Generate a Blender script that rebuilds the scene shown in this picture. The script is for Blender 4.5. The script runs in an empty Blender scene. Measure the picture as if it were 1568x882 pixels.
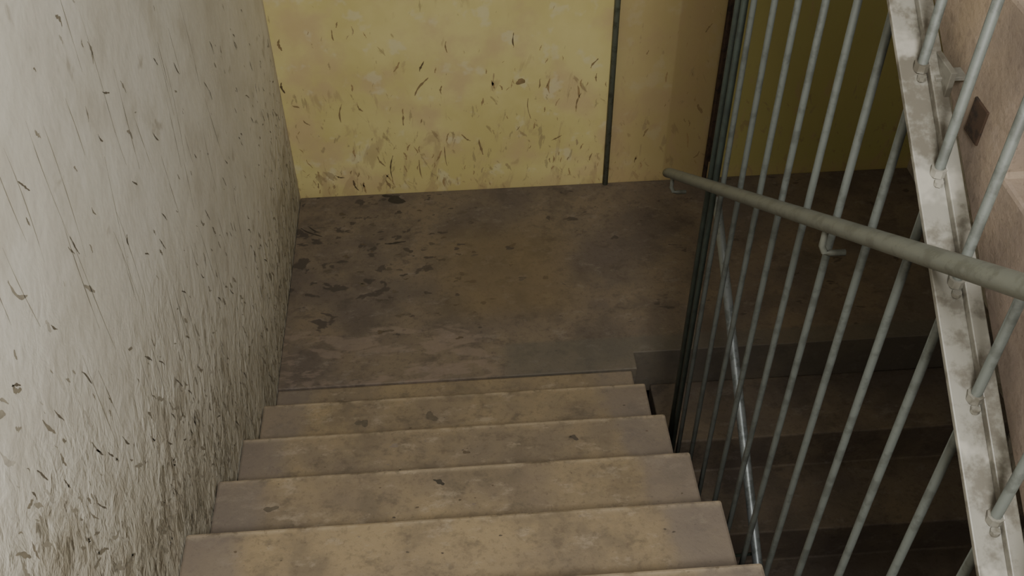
import bpy, bmesh, math, random
from mathutils import Matrix, Vector
random.seed(7)
S=bpy.context.scene
COL=S.collection

# ---------------------------------------------------------------- dimensions
W=1.266            # width of a flight
TR,RI=0.28,0.181   # tread, riser
Y1=-1.292; Z1=0.165  # first nosing of the flight we look down
NA=8
ZF=Z1+RI*(NA-1)    # upper floor level
YF=Y1-TR*(NA-1)
XB=1.292           # plane of the bar screen
XR=2.66            # right wall
XS=1.343           # side of ascending flight
STOREY=2.88
G=0.002            # shadow gap between concrete and walls

# ---------------------------------------------------------------- materials
class M:
    def __init__(s,name,rough=0.8,metal=0.0):
        s.m=bpy.data.materials.new(name); s.m.use_nodes=True
        s.t=s.m.node_tree; s.b=s.t.nodes['Principled BSDF']
        s.b.inputs['Roughness'].default_value=rough
        s.b.inputs['Metallic'].default_value=metal
        s.tc=s.t.nodes.new('ShaderNodeTexCoord')
        s.P=s.tc.outputs['Object']
    def link(s,a,b): s.t.links.new(a,b)
    def _in(s,sock,v):
        if v is None: return
        if hasattr(v,'is_linked') or isinstance(v,bpy.types.NodeSocket): s.link(v,sock)
        elif isinstance(v,(tuple,list)) and len(v)==3 and sock.type=='RGBA': sock.default_value=(*v,1)
        else: sock.default_value=v
    def map(s,scale=(1,1,1),rot=(0,0,0),loc=(0,0,0),src=None):
        r=src or s.P
        if any(rot):
            q=s.t.nodes.new('ShaderNodeMapping'); q.inputs['Rotation'].default_value=rot
            s.link(r,q.inputs['Vector']); r=q.outputs[0]
        n=s.t.nodes.new('ShaderNodeMapping')
        n.inputs['Scale'].default_value=scale; n.inputs['Location'].default_value=loc
        s.link(r,n.inputs['Vector']); return n.outputs[0]
    def noise(s,scale,detail=4,rough=0.6,vec=None,dist=0.0):
        n=s.t.nodes.new('ShaderNodeTexNoise')
        n.inputs['Scale'].default_value=scale;n.inputs['Detail'].default_value=detail
        n.inputs['Roughness'].default_value=rough;n.inputs['Distortion'].default_value=dist
        s.link(vec or s.P,n.inputs['Vector']); return n.outputs['Fac']
    def ramp(s,v,a,b,lo=0.0,hi=1.0):
        n=s.t.nodes.new('ShaderNodeMapRange'); n.interpolation_type='SMOOTHSTEP'
        for k,x in (('From Min',a),('From Max',b),('To Min',lo),('To Max',hi)): n.inputs[k].default_value=x
        s.link(v,n.inputs['Value']); return n.outputs['Result']
    def mix(s,f,a,b,mode='MIX'):
        n=s.t.nodes.new('ShaderNodeMix'); n.data_type='RGBA'; n.blend_type=mode
        s._in(n.inputs[0],f); s._in(n.inputs[6],a); s._in(n.inputs[7],b); return n.outputs[2]
    def math(s,op,a,b=None,c=None):
        n=s.t.nodes.new('ShaderNodeMath'); n.operation=op
        s._in(n.inputs[0],a)
        if b is not None: s._in(n.inputs[1],b)
        if c is not None: s._in(n.inputs[2],c)
        return n.outputs[0]
    def xyz(s):
        n=s.t.nodes.new('ShaderNodeSeparateXYZ'); s.link(s.P,n.inputs[0]); return n.outputs
    def bump(s,h,strength=0.4,dist=0.01,prev=None):
        n=s.t.nodes.new('ShaderNodeBump'); n.inputs['Distance'].default_value=dist
        s._in(n.inputs['Strength'],strength)
        s.link(h,n.inputs['Height'])
        if prev is not None: s.link(prev,n.inputs['Normal'])
        return n.outputs[0]
    def out(s,col,normal=None):
        s._in(s.b.inputs['Base Color'],col)
        if normal is not None: s.link(normal,s.b.inputs['Normal'])
        return s.m
def lin(r,g,b):
    f=lambda c:(c/255)/12.92 if c/255<=0.04045 else ((c/255+0.055)/1.055)**2.4
    return (f(r),f(g),f(b))

def mat_left_wall():
    m=M('white_plaster_scuffed',0.7); x,y,z=m.xyz()
    pitch=m.math('MAXIMUM',m.math('MULTIPLY_ADD',y,-RI/TR,-0.68),0.0)
    h=m.math('SUBTRACT',z,pitch)
    low=m.ramp(m.math('ADD',h,m.math('MULTIPLY_ADD',m.noise(2.5,3),0.7,-0.35)),-0.05,0.95,1.0,0.0)
    vlow=m.ramp(m.math('ADD',h,m.math('MULTIPLY_ADD',m.noise(3.5,3),0.4,-0.2)),0.0,0.42,1.0,0.0)
    base=m.mix(m.ramp(m.noise(1.6,3),0.35,0.65),lin(230,227,218),lin(219,215,204))
    base=m.mix(m.math('MULTIPLY',m.ramp(m.noise(5,4),0.45,0.7),0.4),base,lin(190,183,168))
    base=m.mix(m.math('MULTIPLY',low,0.55),base,lin(178,172,154))
    base=m.mix(m.math('MULTIPLY',vlow,0.4),base,lin(150,143,124))
    n1=m.noise(1.0,4,0.6,m.map(scale=(1,6.5,5.5),rot=(math.radians(18),0,0)),0.6)
    s1=m.math('MULTIPLY',m.ramp(m.math('SUBTRACT',n1,m.math('MULTIPLY_ADD',low,-0.14,0.63)),0.0,0.09),0.5)
    base=m.mix(s1,base,lin(156,147,129))
    n2=m.noise(1.0,4,0.6,m.map(scale=(1,19,14),rot=(math.radians(26),0,0),loc=(3,1,2)),0.5)
    s2=m.math('MULTIPLY',m.ramp(m.math('SUBTRACT',n2,m.math('MULTIPLY_ADD',low,-0.24,0.78)),0.0,0.04),0.6)
    base=m.mix(s2,base,lin(126,118,100))
    n3=m.noise(1.0,4,0.6,m.map(scale=(1,26,20),rot=(math.radians(10),0,0),loc=(3,5,7)),0.5)
    s3=m.math('MULTIPLY',m.ramp(m.math('SUBTRACT',n3,m.math('MULTIPLY_ADD',low,-0.18,0.76)),0.0,0.035),0.5)
    base=m.mix(s3,base,lin(200,195,181))
    n5=m.noise(1.0,3,0.6,m.map(scale=(1,36,22),rot=(math.radians(30),0,0),loc=(3,9,4)),0.4)
    s5=m.math('MULTIPLY',m.ramp(m.math('SUBTRACT',n5,m.math('MULTIPLY_ADD',low,-0.19,0.79)),0.0,0.03),0.65)
    base=m.mix(s5,base,lin(104,96,80))
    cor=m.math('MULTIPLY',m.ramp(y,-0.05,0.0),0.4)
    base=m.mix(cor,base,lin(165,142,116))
    lowb=m.math('MULTIPLY_ADD',low,0.6,0.04)
    b=m.bump(n2,lowb,0.02); b=m.bump(n3,lowb,0.012,b); b=m.bump(m.noise(9,3),0.15,0.02,b)
    return m.out(base,b)

def mat_yellow():
    m=M('yellow_wall_paint',0.6); x,y,z=m.xyz()
    low=m.ramp(z,0.0,0.9,1.0,0.0)
    base=m.mix(m.ramp(m.noise(2.2,4),0.35,0.65),lin(204,192,134),lin(192,179,118))
    base=m.mix(m.math('MULTIPLY',m.ramp(m.noise(4,4,0.6,m.map(loc=(4,0,2))),0.46,0.66),0.6),base,lin(186,161,126))
    base=m.mix(m.math('MULTIPLY',m.ramp(m.noise(9,3,0.6,m.map(loc=(1,0,6))),0.56,0.66),0.4),base,lin(206,200,172))
    tan=m.ramp(x,1.325,1.335); base=m.mix(m.math('MULTIPLY',tan,0.65),base,lin(152,132,96))
    st=m.ramp(x,1.56,1.57); base=m.mix(m.math('MULTIPLY',st,0.4),base,lin(140,120,80))
    ol=m.ramp(x,1.77,1.79); base=m.mix(m.math('MULTIPLY',ol,0.75),base,lin(152,148,86))
    n1=m.noise(1.0,4,0.6,m.map(scale=(15,1,5.5),rot=(0,math.radians(-6),0)),0.6)
    s1=m.math('MULTIPLY',m.ramp(m.math('SUBTRACT',n1,m.math('MULTIPLY_ADD',low,-0.10,0.63)),0.0,0.10),0.5)
    base=m.mix(s1,base,lin(158,136,102))
    n3=m.noise(1.0,4,0.6,m.map(scale=(26,1,10),rot=(0,math.radians(25),0),loc=(5,0,5)),0.5)
    s3=m.math('MULTIPLY',m.ramp(m.math('SUBTRACT',n3,m.math('MULTIPLY_ADD',low,-0.08,0.68)),0.0,0.04),0.55)
    base=m.mix(s3,base,lin(132,112,80))
    n4=m.noise(1.0,4,0.6,m.map(scale=(30,1,9),rot=(0,math.radians(-8),0),loc=(9,0,1)),0.5)
    s4=m.math('MULTIPLY',m.ramp(m.math('SUBTRACT',n4,m.math('MULTIPLY_ADD',low,-0.08,0.68)),0.0,0.04),0.55)
    base=m.mix(s4,base,lin(138,122,90))
    low2=m.math('MULTIPLY',m.ramp(z,0.0,0.10,1.0,0.0),0.35); base=m.mix(low2,base,lin(168,145,102))
    b=m.bump(n1,0.15,0.006); b=m.bump(m.noise(12,4),0.2,0.012,b)
    return m.out(base,b)

def mat_concrete(name,steps=False,dark=1.0,tint=(118,98,80),mott=1.0,blot=0.0):
    m=M(name,0.7); x,y,z=m.xyz()
    c=lambda r,g,b: lin(min(255,r*dark),min(255,g*dark),min(255,b*dark))
    t=tint
    base=m.mix(m.ramp(m.noise(2.6,4,0.6),0.35,0.65),c(t[0]*.90,t[1]*.90,t[2]*.93),c(t[0]*1.10,t[1]*1.09,t[2]*1.04))
    base=m.mix(m.math('MULTIPLY',m.ramp(m.noise(6,5,0.65,m.map(loc=(2,3,1))),0.46,0.66),0.55*mott),base,c(t[0]*.76,t[1]*.76,t[2]*.78))
    base=m.mix(m.math('MULTIPLY',m.ramp(m.noise(1,5,0.7,m.map(scale=(12,16,13),loc=(5,1,1))),0.52,0.68),0.55*mott),base,c(t[0]*.66,t[1]*.66,t[2]*.68))
    base=m.mix(m.math('MULTIPLY',m.ramp(m.noise(1,5,0.75,m.map(scale=(11,20,14),loc=(1,8,1))),0.54,0.68),0.5*mott),base,c(t[0]*1.22,t[1]*1.26,t[2]*1.34))
    fine=m.noise(55,3,0.7)
    base=m.mix(m.math('MULTIPLY',m.ramp(fine,0.52,0.66),0.35),base,c(t[0]*.72,t[1]*.7,t[2]*.7))
    if blot:
        reg=m.math('MULTIPLY',m.ramp(x,0.15,1.0,1.0,0.1),m.ramp(y,-0.95,-0.6))
        q=m.noise(1,3,0.6,m.map(scale=(10,15,1),loc=(3,7,1)),0.4)
        s=m.math('MULTIPLY',m.ramp(m.math('SUBTRACT',q,m.math('MULTIPLY_ADD',reg,-0.09,0.66)),0.0,0.04),blot)
        base=m.mix(s,base,c(t[0]*.60,t[1]*.60,t[2]*.62))
        pale=m.math('MULTIPLY',m.math('MULTIPLY',m.ramp(y,-0.74,-0.84),m.ramp(x,0.90,0.70)),m.ramp(m.noise(1,4,0.6,m.map(scale=(6,16,1),loc=(8,2,1)),0.4),0.49,0.56))
        base=m.mix(m.math('MULTIPLY',pale,0.42),base,c(t[0]*1.3,t[1]*1.28,t[2]*1.32))
        cg=m.math('MULTIPLY',m.math('MULTIPLY',m.ramp(x,0.45,0.75),m.ramp(x,1.2,0.95)),m.math('MULTIPLY',m.ramp(y,-0.15,-0.4),m.ramp(y,-0.85,-0.7)))
        base=m.mix(m.math('MULTIPLY',cg,0.4),base,c(t[0]*1.08,t[1]*1.02,t[2]*0.76))
        g=m.math('MULTIPLY',m.math('MULTIPLY',m.ramp(y,-0.915,-0.935),m.ramp(x,0.78,0.84)),0.5)
        base=m.mix(g,base,c(t[0]*.80,t[1]*.88,t[2]*.92))
    if steps:
        jag=m.math('MULTIPLY_ADD',m.noise(9,3),0.10,-0.05)
        xx=m.math('ADD',x,jag)
        e=m.math('MAXIMUM',m.ramp(xx,W-0.17,W-0.12),m.ramp(xx,0.10,0.17,1.0,0.0))
        base=m.mix(m.math('MULTIPLY',e,0.6),base,c(106,97,90))
        fr=m.math('FRACT',m.math('MULTIPLY_ADD',y,-1/TR,Y1/TR))
        nose=m.math('MULTIPLY',m.ramp(fr,0.0,0.08,1.0,0.0),m.ramp(m.noise(12,4),0.36,0.56))
        base=m.mix(m.math('MULTIPLY',nose,0.6),base,c(168,153,128))
        nd=m.math('MULTIPLY',m.ramp(fr,0.0,0.09,1.0,0.0),m.ramp(m.noise(20,4,0.7,m.map(loc=(4,4,4))),0.56,0.62))
        base=m.mix(m.math('MULTIPLY',nd,0.6),base,c(80,70,56))
    speck=m.ramp(m.noise(140,2),0.66,0.72)
    base=m.mix(m.math('MULTIPLY',speck,0.4),base,c(76,66,54))
    b=m.bump(m.noise(22,5,0.7),0.3,0.008); b=m.bump(m.noise(120,2),0.25,0.002,b)
    return m.out(base,b)

def mat_paintmetal(name,c1,c2,rough=0.45,metal=0.0,sc=30,lo=0.48,hi=0.62,c3=None):
    m=M(name,rough,metal)
    n=m.noise(sc,5,0.7)
    base=m.mix(m.ramp(n,lo,hi),c1,c2)
    if c3: base=m.mix(m.math('MULTIPLY',m.ramp(m.noise(sc*0.7,4,0.7,m.map(loc=(3,3,3))),0.56,0.66),0.7),base,c3)
    return m.out(base,m.bump(n,0.3,0.002))

def flat(name,c,rough=0.85):
    m=M(name,rough); n=m.noise(60,3)
    return m.out(m.mix(m.ramp(n,0.35,0.65),c,tuple(k*0.8 for k in c)))

LW=mat_left_wall(); YW=mat_yellow()
STEP=mat_concrete('worn_step_concrete',True,1.0,(124,110,89),1.0)
LAND=mat_concrete('landing_concrete',False,1.0,(103,92,80),1.0,0.8)
DARKC=mat_concrete('lower_flight_concrete',False,1.0,(100,90,79))
SIDE=mat_concrete('stringer_concrete',False,1.0,(138,124,110),0.35)
GREY=mat_paintmetal('grey_green_rail_paint',lin(92,94,86),lin(80,81,73),0.55)
BAR=mat_paintmetal('bar_paint',lin(80,84,80),lin(66,69,65),0.55,0.0,24)
DBAR=mat_paintmetal('dark_post_paint',lin(50,58,52),lin(42,48,44),0.5)
GALV=mat_paintmetal('chipped_grey_steel',lin(110,108,100),lin(80,76,67),0.5,0.0,14,0.45,0.6,lin(140,137,128))
STEEL=mat_paintmetal('bare_steel',lin(126,132,134),lin(100,106,106),0.4,0.4)
PIPE=mat_paintmetal('dark_green_conduit',lin(106,112,98),lin(80,84,70),0.5)
RUST=mat_paintmetal('rusty_edge',lin(60,44,32),lin(32,24,18),0.8)
CEIL=flat('ceiling_whitewash',lin(190,186,175))
C1=flat('chip_dark',lin(112,104,89)); C2=flat('chip_mid',lin(164,157,141)); C3=flat('chip_grey',lin(144,136,119)); C4=flat('chip_pale',lin(196,190,177))
B1=flat('scuff_dark',lin(98,82,56)); B2=flat('scuff_brown',lin(158,134,92)); B3=flat('scuff_mid',lin(138,117,80)); B4=flat('scuff_tan',lin(172,154,112))

# ---------------------------------------------------------------- mesh helpers
def obj(name,bm,mats,smooth=False,parent=None,bevel=0):
    me=bpy.data.meshes.new(name); bmesh.ops.recalc_face_normals(bm,faces=bm.faces); bm.to_mesh(me); bm.free()
    o=bpy.data.objects.new(name,me); COL.objects.link(o)
    for k in (mats if isinstance(mats,list) else [mats]): me.materials.append(k)
    if smooth:
        for p in me.polygons: p.use_smooth=True
    if bevel:
        b=o.modifiers.new('bevel','BEVEL'); b.width=bevel; b.segments=2; b.limit_method='ANGLE'
    if parent: o.parent=parent
    return o
def empty(name):
    e=bpy.data.objects.new(name,None); COL.objects.link(e); return e
def box(bm,a,b,mi=0):
    vs=[bm.verts.new((x,y,z)) for x in (a[0],b[0]) for y in (a[1],b[1]) for z in (a[2],b[2])]
    for f in ((0,1,3,2),(4,6,7,5),(0,4,5,1),(2,3,7,6),(0,2,6,4),(1,5,7,3)):
        fc=bm.faces.new([vs[i] for i in f]); fc.material_index=mi
def prism(bm,prof,x0,x1):
    a=[bm.verts.new((x0,y,z)) for y,z in prof]; b=[bm.verts.new((x1,y,z)) for y,z in prof]
    n=len(prof); bm.faces.new(a); bm.faces.new(b[::-1])
    for i in range(n):
        bm.faces.new((a[i],b[i],b[(i+1)%n],a[(i+1)%n]))
def tube(bm,pts,r,seg=10,mi=0,ry=None,cap=True):
    ry=ry or r
    pts=[Vector(p) for p in pts]; rings=[]
    for i,p in enumerate(pts):
        d=(pts[min(i+1,len(pts)-1)]-pts[max(i-1,0)]).normalized()
        u=Vector((1,0,0)) if abs(d.x)<0.9 else Vector((0,1,0))
        v=d.cross(u).normalized(); u=v.cross(d).normalized()
        rings.append([bm.verts.new(p+u*r*math.cos(t)+v*ry*math.sin(t)) for t in [2*math.pi*k/seg for k in range(seg)]])
    for a,b in zip(rings,rings[1:]):
        for k in range(seg):
            f=bm.faces.new((a[k],a[(k+1)%seg],b[(k+1)%seg],b[k])); f.material_index=mi
    if cap:
        for q in (rings[0],rings[-1][::-1]):
            f=bm.faces.new(q); f.material_index=mi

# ---------------------------------------------------------------- room shell
ZB=-STOREY/2-0.02; ZT=ZF+STOREY; YBK=-5.6
def wall(name,a,b,mat):
    bm=bmesh.new(); box(bm,a,b); return obj(name,bm,mat)
wall('wall_left',(-0.15,YBK,ZB-0.1),(0,0,ZT),LW)
wall('wall_far',(-0.15,0,ZB-0.1),(XR+0.15,0.15,ZT),YW)
wall('wall_right',(XR,YBK,ZB-0.1),(XR+0.15,0,ZT),LW)
wall('wall_near',(-0.15,YBK-0.15,ZB-0.1),(XR+0.15,YBK,ZT),LW)
wall('ceiling',(-0.15,YBK-0.15,ZT),(XR+0.15,0.15,ZT+0.15),CEIL)
wall('floor',(-0.15,YBK-0.15,ZB-0.15),(XR+0.15,0.15,ZB),DARKC)

# landing slab (L shaped, joint near the first step)
YL=-1.082; YBF=-1.004
bm=bmesh.new()
pl=[(G,-G),(XR-G,-G),(XR-G,YBF),(W+0.02,YBF),(W+0.02,YL),(G,YL)]
a=[bm.verts.new((x,y,0)) for x,y in pl]; b=[bm.verts.new((x,y,-0.22)) for x,y in pl]
bm.faces.new(a); bm.faces.new(b[::-1])
for i in range(6): bm.faces.new((a[i],b[i],b[(i+1)%6],a[(i+1)%6]))
obj('stair_landing',bm,LAND,bevel=0.003)

# flight going down away from the camera
prof=[(YL-0.004,-0.16),(YL-0.004,-0.003),(Y1,-0.003),(Y1,Z1)]
for k in range(1,NA):
    prof+=[(Y1-TR*k,Z1+RI*(k-1)),(Y1-TR*k,Z1+RI*k)]
prof+=[(YF-0.30,ZF),(YF-0.30,ZF-0.2),(YF,ZF-0.2),(Y1-0.15,-0.16)]
bm=bmesh.new(); prism(bm,prof,G,W); obj('concrete_stair_flight',bm,STEP,bevel=0.007)
# flight below
prof=[(YBF-0.001,-RI)]
for k in range(1,8):
    prof+=[(YBF-TR*k,-RI*k),(YBF-TR*k,-RI*(k+1))]
prof+=[(YBF-TR*6,-RI*8),(YBF-0.001,-0.42)]
bm=bmesh.new(); prism(bm,prof,1.36,XR-G); obj('concrete_stair_flight.001',bm,DARKC,bevel=0.006)
# ascending flight on the right
yc,zc=-2.562,2.002
prof=[]
for j in range(-3,5):
    y=yc+TR*j; z=zc+RI*1.01*j
    prof+=[(y,z),(y,z+RI*1.01)]
ytop=prof[-1][0]; ztop=prof[-1][1]
mz=lambda Y:1.972+0.662*(Y+2.507)     # level of the steel angle at Y
prof=[(yc-TR*3-0.05,ZF)]+prof[0:]
prof[1]=(prof[1][0],ZF)
prof+=[(ytop+0.28,ztop),(ytop+0.28,ztop-0.18),(ytop+0.05,mz(ytop)-0.03),(yc-TR*3+0.12,mz(yc-TR*3+0.12)-0.03),(yc-TR*3-0.05,mz(yc-TR*3)-0.06)]
bm=bmesh.new(); prism(bm,prof,XS,XR-G); obj('concrete_stair_flight.002',bm,SIDE,bevel=0.006)
# upper landing and upper floor slabs
bm=bmesh.new(); box(bm,(G,ytop+0.285,ztop-0.18),(XR-G,-G,ztop)); obj('stair_landing.001',bm,LAND)
bm=bmesh.new(); box(bm,(0,YBK,ZF-0.2),(XR,YF-0.305,ZF)); obj('floor_upper',bm,LAND)

# ---------------------------------------------------------------- bar screen
H=2.78; CY=-3.520
scr=empty('stair_bar_screen')
bm=bmesh.new()
ys=[CY+(0.4063+0.0432*n)*H for n in range(-6,7)]
for y in ys:
    lo=max(mz(y)-STOREY-0.02,ZB+0.3) ; hi=mz(y)+1.0
    tube(bm,[(XB,y,lo),(XB,y,hi)],0.0066,10)
obj('bars',bm,BAR,True,scr)
bm=bmesh.new()
tube(bm,[(XB+0.002,CY+0.6885*H,-0.30),(XB+0.002,CY+0.6885*H,3.2)],0.008,10)
tube(bm,[(XB+0.006,CY+0.7065*H,-0.30),(XB+0.006,CY+0.7065*H,3.2)],0.010,10)
obj('end_post',bm,DBAR,True,scr)
def angle(name,off,ya,yb,mat):
    bm=bmesh.new()
    d=Vector((0,1,0.662)).normalized(); n=Vector((0,-d.z,d.y))
    A=Vector((0,ya,mz(ya)+off)); B=Vector((0,yb,mz(yb)+off))
    def beam(x0,x1,h0,h1):
        q=[]
        for P in (A,B):
            q.append([bm.verts.new(P+Vector((x,0,0))+n*h) for x,h in ((x0,h0),(x1,h0),(x1,h1),(x0,h1))])
        a,b=q
        bm.faces.new(a); bm.faces.new(b[::-1])
        for i in range(4): bm.faces.new((a[i],b[i],b[(i+1)%4],a[(i+1)%4]))
    beam(XB-0.028,XB+0.026,-0.008,0.0)
    beam(XB+0.006,XB+0.0262,0.0,0.012)
    return obj(name,bm,mat,False,scr,bevel=0.0015)
angle('steel_angle',0,-3.45,-1.25,GALV)
angle('steel_angle_lower',-STOREY,-2.9,-1.45,BAR)
bm=bmesh.new()
for y in ys:
    z=mz(y)
    if y<-3.4: continue
    tube(bm,[(XB,y,z-0.001),(XB,y,z+0.010)],0.0105,8)
    tube(bm,[(XB-0.002,y-0.013,z-0.008),(XB-0.002,y-0.013,z-0.002)],0.006,8)
obj('nuts',bm,GALV,False,scr)
bm=bmesh.new()
for y in (-2.405,-3.2,-1.6):
    z=mz(y)
    box(bm,(XB+0.01,y-0.012,z+0.006),(XS+0.004,y+0.012,z+0.012))
    box(bm,(XB+0.018,y-0.03,z-0.008),(XB+0.026,y+0.03,z+0.03))
obj('fixing_brackets',bm,GALV,False,scr,bevel=0.001)
bm=bmesh.new()
for y in (-2.47,-1.7):
    box(bm,(XS-0.003,y-0.022,mz(y)-0.0),(XS+0.002,y+0.016,mz(y)+0.05))
obj('anchor_plates',bm,RUST,False,scr,bevel=0.001)

# ---------------------------------------------------------------- handrails
hr=empty('stair_handrail')
XH=1.247
zr=lambda Y:1.085-0.6646*(Y+1.347)
bm=bmesh.new()
pts=[(XH,-1.335,zr(-1.335)-0.001),(XH,-1.36,zr(-1.36))]+[(XH,-1.347-0.2*i,zr(-1.347-0.2*i)) for i in range(1,11)]
tube(bm,pts,0.0165,14,0,0.0135)
obj('rail',bm,GREY,True,hr)
bm=bmesh.new()
for y in (-1.385,-2.339,-3.1):
    z=zr(y)
    tube(bm,[(XH,y,z-0.005),(XH,y,z-0.045),(XH+0.006,y,z-0.058),(XH+0.016,y,z-0.062),(XB-0.004,y,z-0.062)],0.0055,8)
obj('rail_brackets',bm,GREY,True,hr)
h2=empty('stair_handrail.001')
bm=bmesh.new()
z2=lambda Y:0.763+0.6577*(Y+1.27)
tube(bm,[(1.448,y,z2(y)) for y in (-1.16,-1.5,-2.0,-2.5,-3.0)],0.014,10)
obj('rail',bm,STEEL,True,h2)
bm=bmesh.new()
for y in (-2.0,-2.9):
    tube(bm,[(1.448,y,z2(y)),(1.448,y,z2(y)-0.05),(XB+0.0,y,z2(y)-0.06)],0.005,8)
obj('rail_brackets',bm,DBAR,True,h2)

# ---------------------------------------------------------------- wall details
bm=bmesh.new(); tube(bm,[(1.316,-0.011,0.001),(1.316,-0.011,ZT-0.1)],0.012,10)
for z in (1.2,2.0): box(bm,(1.298,-0.016,z),(1.334,0.0,z+0.012))
obj('wall_conduit',bm,PIPE,True)
bm=bmesh.new(); box(bm,(1.752,-0.02,0.10),(1.79,-0.001,2.5)); tube(bm,[(1.748,-0.018,0.002),(1.748,-0.018,2.5)],0.01,8)
obj('riser_pipe',bm,RUST,False)

# chips and scuffs: irregular slivers of lost paint lying on the walls
def sliver(bm,f,u,v,L,w,ang,mi,curve=0.0):
    n=9; top=[];bot=[]
    ph=random.uniform(0,6)
    for i in range(n):
        t=i/(n-1); s=(t-0.5)*L
        ww=w*math.sin(math.pi*min(max(t,0.05),0.95))**0.6*random.uniform(0.4,1.4)/2
        c=curve*L*(t-0.5)**2*4+math.sin(ph+t*5)*w*0.25
        for lst,sg in ((top,1),(bot,-1)):
            a=s; b=c+sg*ww
            lst.append(bm.verts.new(f(u+a*math.sin(ang)+b*math.cos(ang), v-a*math.cos(ang)+b*math.sin(ang))))
    for i in range(n-1):
        fc=bm.faces.new((top[i],top[i+1],bot[i+1],bot[i])); fc.material_index=mi
def blob(bm,f,u,v,ru,rv,mi,seg=14,rg=0.3):
    p1,p2=random.uniform(0,6),random.uniform(0,6)
    vs=[]
    for k in range(seg):
        t=2*math.pi*k/seg; r=1+rg*(0.6*math.sin(2*t+p1)+0.5*math.sin(3*t+p2))+random.uniform(-.12,.12)*rg*2
        vs.append(bm.verts.new(f(u+ru*r*math.cos(t),v+rv*r*math.sin(t))))
    c=bm.verts.new(f(u,v))
    for k in range(seg):
        fc=bm.faces.new((c,vs[k],vs[(k+1)%seg])); fc.material_index=mi
pitch=lambda y:max(0.0,(-y-1.04)*RI/TR)
bm=bmesh.new()
LWf=lambda u,v:(0.0007,u,v)
def clump(y,z): return math.sin(y*5.1+2)*math.sin(z*4.3+y*2)
for i in range(1500):
    y=-random.uniform(0.05,3.5)
    h=random.expovariate(1/0.38)
    z=pitch(y)+0.01+h
    if z>3.2: continue
    if clump(y,z)+random.uniform(-0.9,0.9)<-0.2: continue
    L=min(0.07,random.lognormvariate(-3.9,0.5)); w=min(L*random.uniform(0.14,0.38),0.010)
    sliver(bm,LWf,y,z,L,w,math.radians(random.gauss(22,20)),random.choice([1,1,1,3,2,2]),random.uniform(-0.12,0.12))
for i in range(60):
    y=-random.uniform(1.0,2.9); z=pitch(y)+random.uniform(0.45,1.4)
    sliver(bm,LWf,y,z,random.uniform(0.08,0.30),0.0026,math.radians(random.gauss(-4,5)),random.choice([1,1,1,2]),random.uniform(-0.03,0.03))
for i in range(110):
    y=-random.uniform(0.3,3.3); z=pitch(y)+random.uniform(0.06,1.3)
    sliver(bm,LWf,y,z,random.uniform(0.02,0.06),0.0045,math.radians(random.gauss(26,10)),random.choice([0,0,0,2]),random.uniform(-0.06,0.06))
obj('plaster_scuffs',bm,[C1,C2,C3,C4])
bm=bmesh.new()
BWf=lambda u,v:(u,-0.0008,v)
for i in range(300):
    x=random.uniform(0.03,1.72); z=0.012+random.expovariate(1/0.38)
    if z>1.6: continue
    if math.sin(x*7+1)*math.cos(z*6+x*3)+random.uniform(-0.8,0.8)<-0.25: continue
    L=min(0.11,random.lognormvariate(-3.7,0.5)); w=min(L*random.uniform(0.12,0.28),0.008)
    if z-L/2<0.004: continue
    sliver(bm,BWf,x,z,L,w,math.radians(random.choice([0,-25,-8,12])+random.gauss(0,12)),random.choice([1,1,1,2,3,3,3,2,1]),random.uniform(-0.08,0.08))
for x,z,L,w,a in ((0.03,0.74,0.05,0.012,0),(0.01,0.55,0.05,0.01,5),(0.55,0.53,0.10,0.009,-35),(0.56,0.62,0.05,0.008,-20),
    (1.24,0.60,0.05,0.010,-30),(0.78,0.22,0.08,0.010,8),(0.72,0.27,0.05,0.008,50),(0.38,0.05,0.05,0.012,15),(0.24,0.05,0.06,0.009,20),
    (0.22,0.42,0.09,0.007,-8),(0.66,0.70,0.05,0.006,0),(0.30,0.44,0.04,0.008,30),(0.18,0.10,0.04,0.007,70),(1.69,0.36,0.05,0.014,20),
    (0.05,0.46,0.03,0.009,60),(0.08,0.38,0.035,0.007,40),(0.92,0.72,0.06,0.006,2),(0.63,0.18,0.10,0.005,4),(1.1,0.25,0.05,0.007,-60),
    (0.40,0.14,0.12,0.006,-6),(0.52,0.12,0.10,0.005,5),(1.18,0.42,0.09,0.007,-12),(0.98,0.40,0.10,0.005,6)):
    sliver(bm,BWf,x,z,L,w,math.radians(a),random.choice([0,2,2]),0.05)
blob(bm,BWf,0.95,0.53,0.018,0.014,2)
obj('paint_scuffs',bm,[B1,B2,B3,B4])

# debris and stains on landing and treads
bm=bmesh.new()
def fl(z): return lambda u,v:(u,v,z)
L0=fl(0.0012)
blob(bm,L0,0.41,-0.05,0.036,0.026,0); blob(bm,L0,0.37,-0.02,0.02,0.01,0)
for x,y,L,w,a,mi in ((0.06,-0.24,0.11,0.008,55,0),(0.07,-0.22,0.07,0.007,52,0),(0.41,-0.33,0.085,0.012,92,0),(0.28,-0.33,0.03,0.01,60,2)):
    sliver(bm,L0,x,y,L,w,math.radians(a),mi,0.06)
for i in range(55):
    x=min(max(random.gauss(0.45,0.22),0.05),1.2); y=-min(max(random.gauss(0.42,0.22),0.03),0.95)
    L=random.uniform(0.006,0.018)
    blob(bm,fl(0.0010),x,y,L,L*0.5,random.choice([1,4,2]),14,0.5)
def tr(k): return fl(Z1+RI*(k-1)+0.001)
for k,x,o,ru,rv,mi in ((1,0.33,0.10,0.018,0.016,4),(1,0.55,0.09,0.018,0.018,4),(2,0.98,0.07,0.012,0.009,1),(2,0.45,0.06,0.014,0.006,3),(2,0.66,0.10,0.009,0.006,2),
    (3,0.15,0.1,0.016,0.010,4)):
    blob(bm,tr(k),x,Y1-TR*(k-1)-o,ru,rv,mi,16,0.5)
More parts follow.
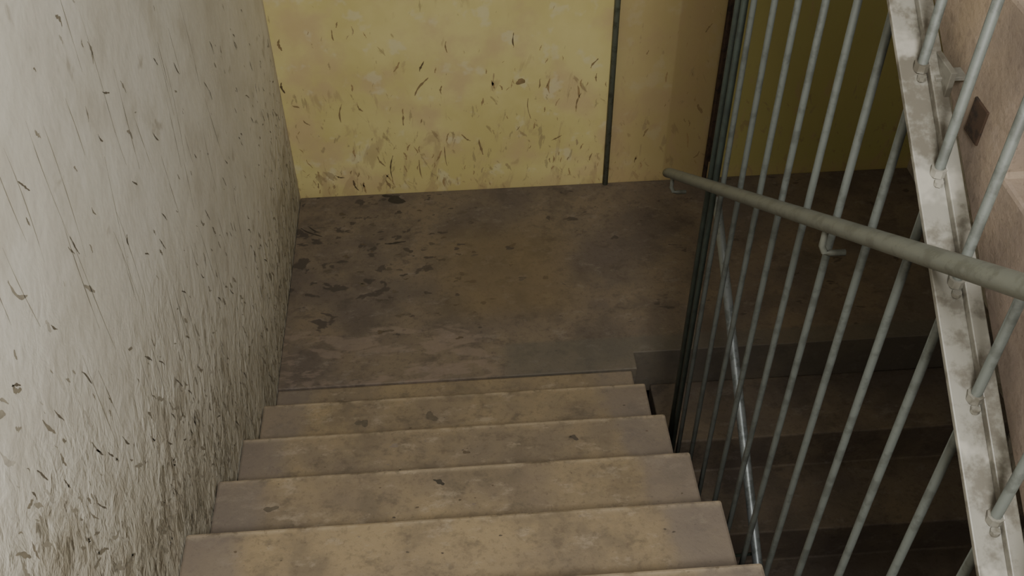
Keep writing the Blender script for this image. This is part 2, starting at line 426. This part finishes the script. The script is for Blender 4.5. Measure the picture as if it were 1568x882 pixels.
sliver(bm,tr(3),0.585,Y1-TR*2-0.05,0.034,0.012,math.radians(60),0,0.1)
for i in range(90):
    k=random.randint(1,6); L=random.uniform(0.002,0.005)
    blob(bm,tr(k),random.uniform(0.04,W-0.03),Y1-TR*(k-1)-random.uniform(0.02,0.25),L,L*0.6,random.choice([1,2,3]),7)
obj('floor_debris',bm,[flat('stain_dark',lin(58,52,42)),flat('stain_mid',lin(80,71,60)),flat('stain_brown',lin(92,80,62)),flat('scrape_pale',lin(122,110,96)),flat('stain_soft',lin(94,84,69))])

# ---------------------------------------------------------------- lamps
bm=bmesh.new(); box(bm,(0.55,-4.8,ZT-0.06),(1.15,-4.5,ZT-0.001)); obj('ceiling_lamp',bm,CEIL,bevel=0.01)
def area(name,loc,size,power,col,target):
    L=bpy.data.lights.new(name,'AREA'); L.shape='RECTANGLE'; L.size=size[0]; L.size_y=size[1]; L.energy=power; L.color=col
    o=bpy.data.objects.new(name,L); COL.objects.link(o); o.location=loc
    o.rotation_euler=(Vector(target)-Vector(loc)).to_track_quat('-Z','Y').to_euler(); return o
area('lamp_light',(0.85,-4.1,ZT-0.7),(0.6,0.5),112,(1.0,0.985,0.94),(0.1,-2.1,1.1))
area('fill_light_landing',(1.7,-0.6,ztop-0.25),(0.5,0.5),1.8,(1.0,0.94,0.85),(1.7,-0.8,0))  # added fill to lift the dim landing and lower flight, no real fixture
area('fill_light_lower',(1.9,-4.6,1.1),(0.5,0.5),7.0,(1.0,0.93,0.84),(1.9,-1.5,-0.4))  # invented weak source from below, added to brighten the lower flight's risers

w=bpy.data.worlds.new('World'); S.world=w; w.use_nodes=True
w.node_tree.nodes['Background'].inputs[0].default_value=(0.8,0.85,1,1); w.node_tree.nodes['Background'].inputs[1].default_value=0.15

# ---------------------------------------------------------------- camera
cd=bpy.data.cameras.new('camera'); cam=bpy.data.objects.new('camera',cd); COL.objects.link(cam)
cd.sensor_width=36; cd.lens=36.23; cd.clip_start=0.02
R=Matrix(((0.9975,0.0546,-0.0462),(-0.0712,0.6906,-0.7198),(-0.0075,0.7214,0.6924)))
R=R.to_quaternion().normalized().to_matrix()
cam.matrix_world=Matrix.Translation((0.681,CY,2.78))@R.to_4x4()
S.camera=cam
